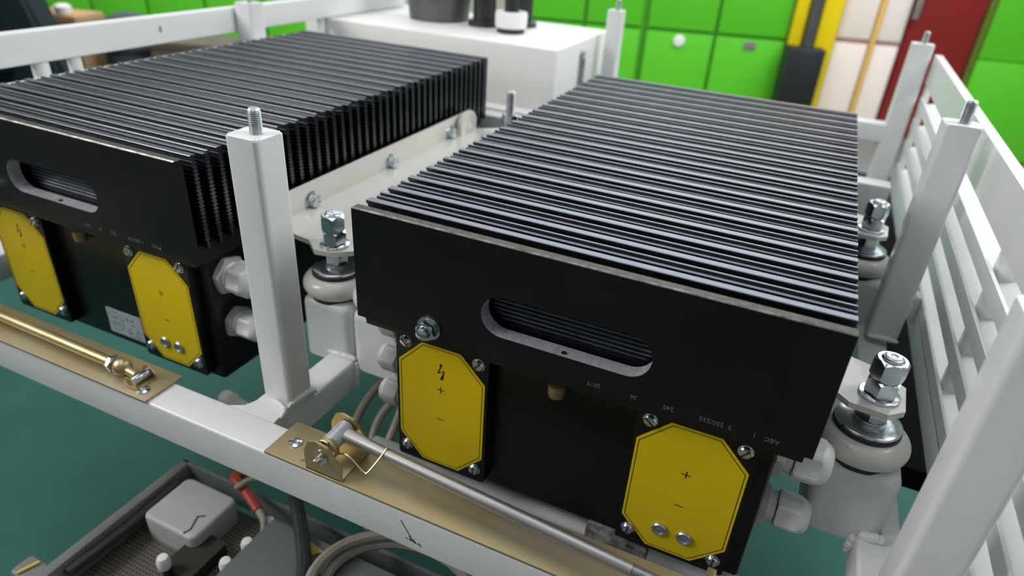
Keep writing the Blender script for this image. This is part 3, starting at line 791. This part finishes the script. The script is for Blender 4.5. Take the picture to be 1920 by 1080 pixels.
b = new(); tube(b, [(0.0240, -0.1125, 0.0235), (0.0290, -0.1120, 0.0265), (0.0360, -0.1110, 0.0310)], 0.0009, 8); tube(b, [(0.0255, -0.1110, 0.0350), (0.0290, -0.1122, 0.0270), (0.0335, -0.1120, 0.0225)], 0.0009, 8); obj('split_pin', b, 'zincd', t)
b = new(); pts = []
for k in range(49):
    a = 2*PI*k/12 + 1.2; pts.append((0.028 + 0.0112*math.cos(a), -0.0985 + 0.0062*k/48, 0.0280 + 0.0112*math.sin(a)))
tube(b, pts, 0.0009, 6)
tube(b, spline([(0.036, -0.092, 0.0215), (0.050, -0.0935, 0.0270), (0.072, -0.0985, 0.0200), (0.077, -0.0965, 0.0225), (0.0835, -0.0790, 0.0360), (0.0815, -0.0745, 0.0370)], 6), 0.0010, 6)
tube(b, [(0.018, -0.1000, 0.022), (0.004, -0.1005, 0.008), (-0.004, -0.1000, 0.004)], 0.0009, 6)
obj('torsion_spring', b, 'gold2', t)
b = new(); A = Vector((0.036, -0.0745, 0.0305)); B = Vector((0.330, -0.0925, 0.0270))
d = (B-A)
tube(b, [A, A+d*0.03, A+d*0.09, A+d*0.2, A+d*0.6, B], [0.0078, 0.0070, 0.0062, 0.0060, 0.0060, 0.0060], 20); obj('rod', b, 'steel', t)
b = new(); thread(b, B, d, 0.0056, 0.060, 0.0020, 18); obj('threaded_end', b, 'zincd', t)
b = new(); hexnut(b, B + d.normalized()*0.040, d, 0.018, 0.009, 0.005, 0.2); obj('nut', b, 'zinc', t)
b = new(); bx(b, 0.385, 0.392, -0.112, -0.076, 0.003, 0.045, 0.001); obj('end_stop', b, 'gold2', t)
# left hand one
t = thing('latch_rod', 'brassy rod with ball joint on a chromate strip at the left edge', 'latch rod', (0, 0, -0.238))
b = new(); bx(b, -0.95, -0.2070, -0.1090, -0.0575, 0.0, 0.0030, 0.0006); obj('base_strip', b, 'gold', t)
washer_rivet(t, -0.2235, -0.0960)
A = Vector((-0.80, -0.0815, 0.0150)); B = Vector((-0.2760, -0.0880, 0.0160))
b = new(); tube(b, [A, A+(B-A)*0.5, B], 0.0060, 18); obj('rod', b, 'gold2', t)
b = new(); hexnut(b, B - (B-A).normalized()*0.003, B-A, 0.0200, 0.006, 0.0, 0.3); obj('nut', b, 'zincd', t)
b = new(); lathe(b, [(0.0, -0.0105)] + [(0.0105*math.cos(a), 0.0105*math.sin(a)) for a in [math.radians(x) for x in range(-75, 76, 15)]] + [(0.0, 0.0105)], (-0.2620, -0.0882, 0.0165), (0, 0, 1), 24); obj('ball', b, 'gold2', t)
b = new(); tube(b, [(-0.258, -0.0885, 0.0155), (-0.2400, -0.0890, 0.0130)], 0.0048, 16); obj('joint_neck', b, 'gold2', t)
b = new(); bx(b, -0.2460, -0.2280, -0.1010, -0.0745, 0.003, 0.0046, 0.0004); BR = obj('pivot_bracket', b, 'gold2', t)
for yy in (-0.1010, -0.0760):
    b = new(); prism(b, [(-0.2460, 0.003), (-0.2280, 0.003), (-0.2280, 0.010), (-0.2330, 0.0170), (-0.2400, 0.0180), (-0.2460, 0.0150)], 'y', yy, yy+0.0015); obj('ear', b, 'gold2', BR)
b = new(); lathe(b, [(0.0042, 0), (0.0048, 0.0015), (0.0048, 0.023), (0.004, 0.0245)], (-0.2370, -0.0765, 0.0110), (0, -1, 0), 18); obj('pivot_pin', b, 'zinc', t)

# ------------------------------------------------------------------ louvred side panel on the right
t = thing('louvred_panel', 'white louvred side panel standing along the right side of the frame', 'panel', (0.58, 0, -0.244))
def lp(name, bm, m='paint', lb=None, par=None):
    bmesh.ops.translate(bm, vec=(-0.58, 0, 0.244), verts=bm.verts); return obj(name, bm, m, par or t, label=lb)
Y0, Y1 = -0.32, 1.225
b = new(); prism(b, [(0.578, -0.018), (0.5815, -0.018), (0.5815, 0.036), (0.592, 0.036), (0.592, 0.041), (0.578, 0.041)], 'y', Y0, Y1); lp('top_band', b)
for ze in (-0.0425, -0.0890, -0.1360, -0.1880):
    b = new(); y1 = Y1-0.02
    prism(b, [(0.5765, ze-0.020), (0.5765, ze-0.0006), (0.5772, ze), (0.5798, ze), (0.5804, ze-0.0006), (0.5804, ze-0.017), (0.620, ze-0.008), (0.620, ze-0.011)], 'y', Y0, y1)
    s = lp('louvre_slat', b)
b = new(); bx(b, 0.5765, 0.5795, Y0, Y1, -0.243, -0.206, 0.0008); lp('bottom_band', b)
b = new(); bx(b, 0.5795, 0.622, Y0, Y1, -0.2115, -0.206, 0.0008); lp('bottom_shelf', b)
for yy in (0.315, 0.86, -0.25):
    b = new(); prism(b, rrect(0.5865, 0.6145, yy-0.014, yy+0.014, 0.010, 4), 'z', -0.206, -0.012); lp('upright_tube', b)
b = new(); bx(b, 0.5800, 0.5915, Y1-0.030, Y1, -0.243, 0.036, 0.002); lp('end_post', b)
b = new(); bx(b, 0.5700, 0.5765, 0.505, 0.530, -0.226, -0.186, 0.0015); TB = lp('mounting_tab', b)
b = new(); lathe(b, [(0.005, 0), (0.005, 0.002), (0.003, 0.003), (0, 0.003)], (0.5700, 0.5175, -0.197), (-1, 0, 0), 14); lp('screw', b, 'zinc', par=TB)

# ------------------------------------------------------------------ white electrical cabinet behind the left unit
CX0, CX1, CY0, CY1, CZ0 = -0.809, -0.146, 0.912, 1.282, -0.135
t = thing('electrical_cabinet', 'white electrical cabinet behind the left power unit', 'cabinet', (CX0, CY0, CZ0))
b = new(); bx(b, 0, CX1-CX0, 0, CY1-CY0, 0, -CZ0, 0.003); obj('cabinet_body', b, 'paint_white', t)
b = new(); bx(b, 0.0, CX1-CX0+0.002, -0.045, 0.0, -0.004, 0.004, 0.001); obj('base_lip', b, 'paint_white', t)
b = new(); lathe(b, [(0.011, 0), (0.011, 0.004), (0.007, 0.007), (0, 0.007)], (CX1-CX0, 0.165, 0.108), (1, 0, 0), 14)
bx(b, CX1-CX0, CX1-CX0+0.006, 0.152, 0.178, 0.035, 0.112, 0.003); bx(b, CX1-CX0+0.004, CX1-CX0+0.010, 0.158, 0.172, 0.020, 0.100, 0.002); obj('toggle_latch', b, 'zincd', t, label='steel toggle latch')
def on_cab(name, label, cat, parts, x, y, group=None):
    t = thing(name, label, cat, (x, y, 0.0005), 0, group)
    for nm, prof, m, n in parts:
        b = new(); lathe(b, prof, n=n); obj(nm, b, m, t)
    return t
on_cab('galvanised_bucket', 'dark grey galvanised bucket standing on the white cabinet', 'bucket',
       [('bucket_wall', [(0.072, 0), (0.075, 0.002), (0.086, 0.12), (0.083, 0.12), (0.072, 0.006), (0, 0.006)], 'bucket', 40),
        ('bucket_rim', [(0.086, 0.118), (0.090, 0.121), (0.086, 0.124), (0.083, 0.121)], 'bucket', 40)], -0.550, 1.118)
on_cab('conduit_bushing', 'black conduit with round flange between the bucket and the white collar', 'conduit',
       [('flange', [(0.040, 0), (0.040, 0.010), (0.038, 0.012), (0.026, 0.012)], 'blackpipe', 32), ('pipe', [(0.028, 0.010), (0.028, 0.16)], 'blackpipe', 32)], -0.415, 1.105)
on_cab('conduit_bushing', 'black conduit with round flange partly behind the white collar', 'conduit',
       [('flange', [(0.040, 0), (0.040, 0.010), (0.038, 0.012), (0.026, 0.012)], 'blackpipe', 32), ('pipe', [(0.028, 0.010), (0.028, 0.16)], 'blackpipe', 32)], -0.345, 1.170)
on_cab('collared_conduit', 'thin black conduit through a thick white collar on the cabinet', 'conduit',
       [('base_ring', [(0.032, 0), (0.033, 0.002), (0.033, 0.010), (0.028, 0.011)], 'blackpipe', 32),
        ('collar', [(0.035, 0.011), (0.037, 0.014), (0.038, 0.040), (0.036, 0.046), (0.020, 0.046), (0.018, 0.042)], 'whitering', 40),
        ('pipe', [(0.0165, 0.012), (0.0165, 0.16)], 'blackpipe', 28)], -0.320, 1.055)

# ------------------------------------------------------------------ lower tray and what lies in it
TZ = -0.45
t = thing('lower_tray', 'grey steel tray with perforated floor hanging under the frame', 'tray', (0, 0, TZ-0.04))
b = new(); bx(b, -0.312, -0.298, -0.75, -0.008, 0.0, 0.04, 0.002); obj('rim_wall', b, 'tray', t)
b = new(); bx(b, -0.312, 0.75, -0.014, -0.008, 0.0, 0.04, 0.002); obj('rim_wall', b, 'traybox', t)
b = new(); bx(b, -0.298, 0.75, -0.75, -0.022, 0.0, 0.004); obj('perforated_floor', b, 'perf', t)
b = new(); tube(b, spline([(-0.291, -0.04, 0.030), (-0.288, -0.12, 0.028), (-0.291, -0.20, 0.030)], 5), 0.006, 8); obj('edge_grommet', b, 'strap', t)
t = thing('junction_cover', 'soiled white square cover lying in the lower tray', 'cover', (-0.235, -0.068, TZ-0.036))
b = new(); soft_block(b, -0.044, 0.044, -0.038, 0.038, 0, 0.037, 0.010, 0.005)
obj('cover_shell', b, 'whitebox', t)
b = new()
for P in ([(0.0212, -0.0085, 0.0373), (0.0258, -0.0190, 0.0373), (0.0290, -0.0270, 0.0373), (0.0260, -0.0355, 0.0373)], [(0.0212, -0.0085, 0.0373), (0.0290, -0.0030, 0.0373)]):
    tube(b, P, 0.0011, 5)
obj('pen_mark', b, 'brown_ink', t, label='dark wavy mark')
t = thing('junction_cover', 'small dark brown block in front of the white square cover in the tray', 'cover', (-0.186, -0.110, TZ-0.036))
b = new(); prism(b, rrect(-0.022, 0.022, -0.03, 0.03, 0.006, 4), 'z', 0, 0.02); obj('cover_shell', b, 'darkcrate', t)
t = thing('grey_enclosure', 'large grey enclosure with a yellow triangle sticker in the lower tray', 'enclosure', (0.08, -0.20, TZ-0.036))
b = new(); bx(b, -0.196, 0.45, -0.30, 0.155, 0, 0.057, 0.005); obj('enclosure_body', b, 'traybox', t)
b = new(); prism(b, [(-0.137, 0.147), (-0.107, 0.141), (-0.127, 0.122)], 'z', 0.057, 0.0576); obj('triangle_sticker', b, 'amber', t, label='faded yellow triangle')
b = new(); tube(b, spline([(-0.124, 0.030, TZ-0.02), (-0.108, -0.010, TZ+0.028), (-0.062, -0.055, TZ+0.028), (-0.020, -0.105, TZ+0.028), (0.02, -0.2, TZ+0.028)], 8), 0.0085, 10)
tag(obj('rubber_strap', b, 'strap'), 'black strap running over the grey enclosure', 'strap')
for i, (x, y) in enumerate(((-0.198, -0.143), (-0.128, -0.080), (-0.1300, -0.113), (-0.127, -0.043))):
    b = new(); lathe(b, [(0.0075, 0), (0.0080, 0.004), (0.0080, 0.012), (0.006, 0.017), (0, 0.018)], n=18)
    tt = thing('terminal_cap', ('white terminal cap in front of the white square cover', 'white terminal cap in the middle of the row by the grey enclosure',
              'white terminal cap lowest in the row by the grey enclosure', 'white terminal cap highest in the row by the grey enclosure')[i], 'cap', (x, y, TZ-0.0355+0.026))
    obj('cap', b, 'whitering', tt)
    b = new(); lathe(b, [(0.005, -0.026), (0.005, 0.0)], n=10); obj('stem', b, 'blackpipe', tt)
b = new(); tube(b, spline([(-0.235, 0.02, TZ-0.02), (-0.206, -0.017, TZ+0.02), (-0.176, -0.028, TZ+0.018), (-0.146, -0.040, TZ+0.012)], 8), 0.0065, 10)
tag(obj('red_cable', b, 'cable_red'), 'red sleeved cable crossing the lower tray', 'cable')
b = new(); tube(b, spline([(-0.146, -0.040, TZ+0.012), (-0.128, -0.050, TZ+0.010), (-0.116, -0.068, TZ-0.01)], 8), 0.0045, 10)
tag(obj('beige_cable', b, 'cable_beige'), 'short beige cable continuing from the red sleeve', 'cable')
b = new(); tube(b, spline([(-0.155, 0.0, TZ+0.03), (-0.175, -0.018, TZ+0.033), (-0.186, -0.035, TZ+0.026)], 6), 0.0038, 8)
tag(obj('beige_cable', b, 'cable_beige'), 'thin pale cable crossing over the red sleeve', 'cable')
loops = [([(-0.02, 0.02, -0.47), (-0.075, 0.115, -0.40), (-0.055, 0.165, -0.36), (0.0, 0.16, -0.37), (0.045, 0.11, -0.42), (0.07, 0.03, -0.46)], 'beige cable loop nearest the spring pivot bracket'),
         ([(0.00, 0.02, -0.47), (-0.035, 0.10, -0.42), (-0.010, 0.145, -0.38), (0.035, 0.135, -0.385), (0.07, 0.08, -0.43), (0.10, 0.02, -0.46)], 'beige cable loop below the left yellow label'),
         ([(-0.10, 0.06, -0.45), (-0.105, 0.13, -0.38), (-0.08, 0.17, -0.34), (-0.05, 0.155, -0.36), (-0.045, 0.08, -0.42)], 'pale grey cable loop behind the front post')]
for c, lb in loops:
    b = new(); tube(b, spline(c, 8), 0.0062, 10)
    tag(obj('beige_cable', b, 'cable_beige'), lb, 'cable')
t = thing('corner_clamp', 'small grey clamp outside the lower left corner of the tray', 'clamp', (-0.335, -0.215, TZ-0.04))
b = new(); soft_block(b, -0.018, 0.018, -0.014, 0.014, 0, 0.030, 0.006, 0.004); obj('clamp_body', b, 'tray', t)
b = new(); tube(b, [(-0.004, -0.012, 0.032), (0.004, 0.010, 0.032)], 0.002, 8); obj('wire', b, 'amber', t)
# coiled hoses below the rail
for i, (cx, cy, r_) in enumerate(((0.09, -0.075, 0.070), (0.10, -0.085, 0.085))):
    b = new(); tube(b, [(cx+r_*1.3*math.cos(a), cy+r_*math.sin(a), TZ+0.028+0.012*i) for a in [2*PI*k/40 for k in range(41)]], 0.0065, 8)
    tag(obj('coiled_hose', b, 'cable_beige'), ('beige hose ring on the grey enclosure, the smaller of two', 'beige hose ring on the grey enclosure, the larger of two')[i], 'hose')
t = thing('gap_filler_slab', 'added black gap-filling duct running below the foot of the louvred panel', 'slab', (0.62, 0.55, -0.42))  # flat slab added to keep the gap between mount and panel black
b = new(); bx(b, -0.06, 0.12, -0.26, 0.65, 0.075, 0.105, 0.004); obj('slab_body', b, 'matt_black', t)
b = new(); bx(b, -0.063, 0.123, -0.263, 0.653, 0.103, 0.110, 0.002); obj('lid', b, 'matt_black', t)
bxobj('motor_housing', 'dark grey machine block on the floor beyond the rear rail', 'machine', (0.75, 2.05, FZ), (0.5, 0.5, 0.36), 'charcoal', 0.1)
# tubes and pads under the units
b = new(); lathe(b, [(0.011, 0), (0.011, 0.62)], (0, 0, 0), (1, 0, 0), 20)
tag(obj('support_tube', b, 'paint', loc=(-0.03, 0.055, -0.352)), 'blurred grey round tube passing under the right unit', 'tube')
b = new(); bx(b, 0.262, 0.330, 0.02, 0.10, -0.335, -0.3130, 0.004)
tag(obj('rubber_pad', b, 'dirty'), 'scuffed black rubber pad under the right unit', 'pad')
t = thing('hose_fitting', 'pale hose fitting on the floor behind the front rail', 'fitting', (-0.535, 0.255, -0.612), -0.1)
b = new(); lathe(b, [(0.012, 0), (0.016, 0.006), (0.016, 0.030), (0.012, 0.036), (0.012, 0.070), (0.015, 0.074), (0.015, 0.10), (0.010, 0.11)], (0, 0, 0.0), (1, 0.0, 0), 20); obj('nozzle', b, 'plastic', t)
b = new(); tube(b, spline([(0.10, 0, 0), (0.17, -0.01, -0.03), (0.28, 0.02, -0.09), (0.42, 0.10, -0.12)], 6), 0.0095, 10); obj('hose', b, 'cable_beige', t)
b = new(); lathe(b, [(0.03, -0.138), (0.03, -0.13), (0.010, -0.125), (0.010, -0.01)], (0.05, 0, 0), (0, 0, 1), 18); obj('stand', b, 'charcoal', t)
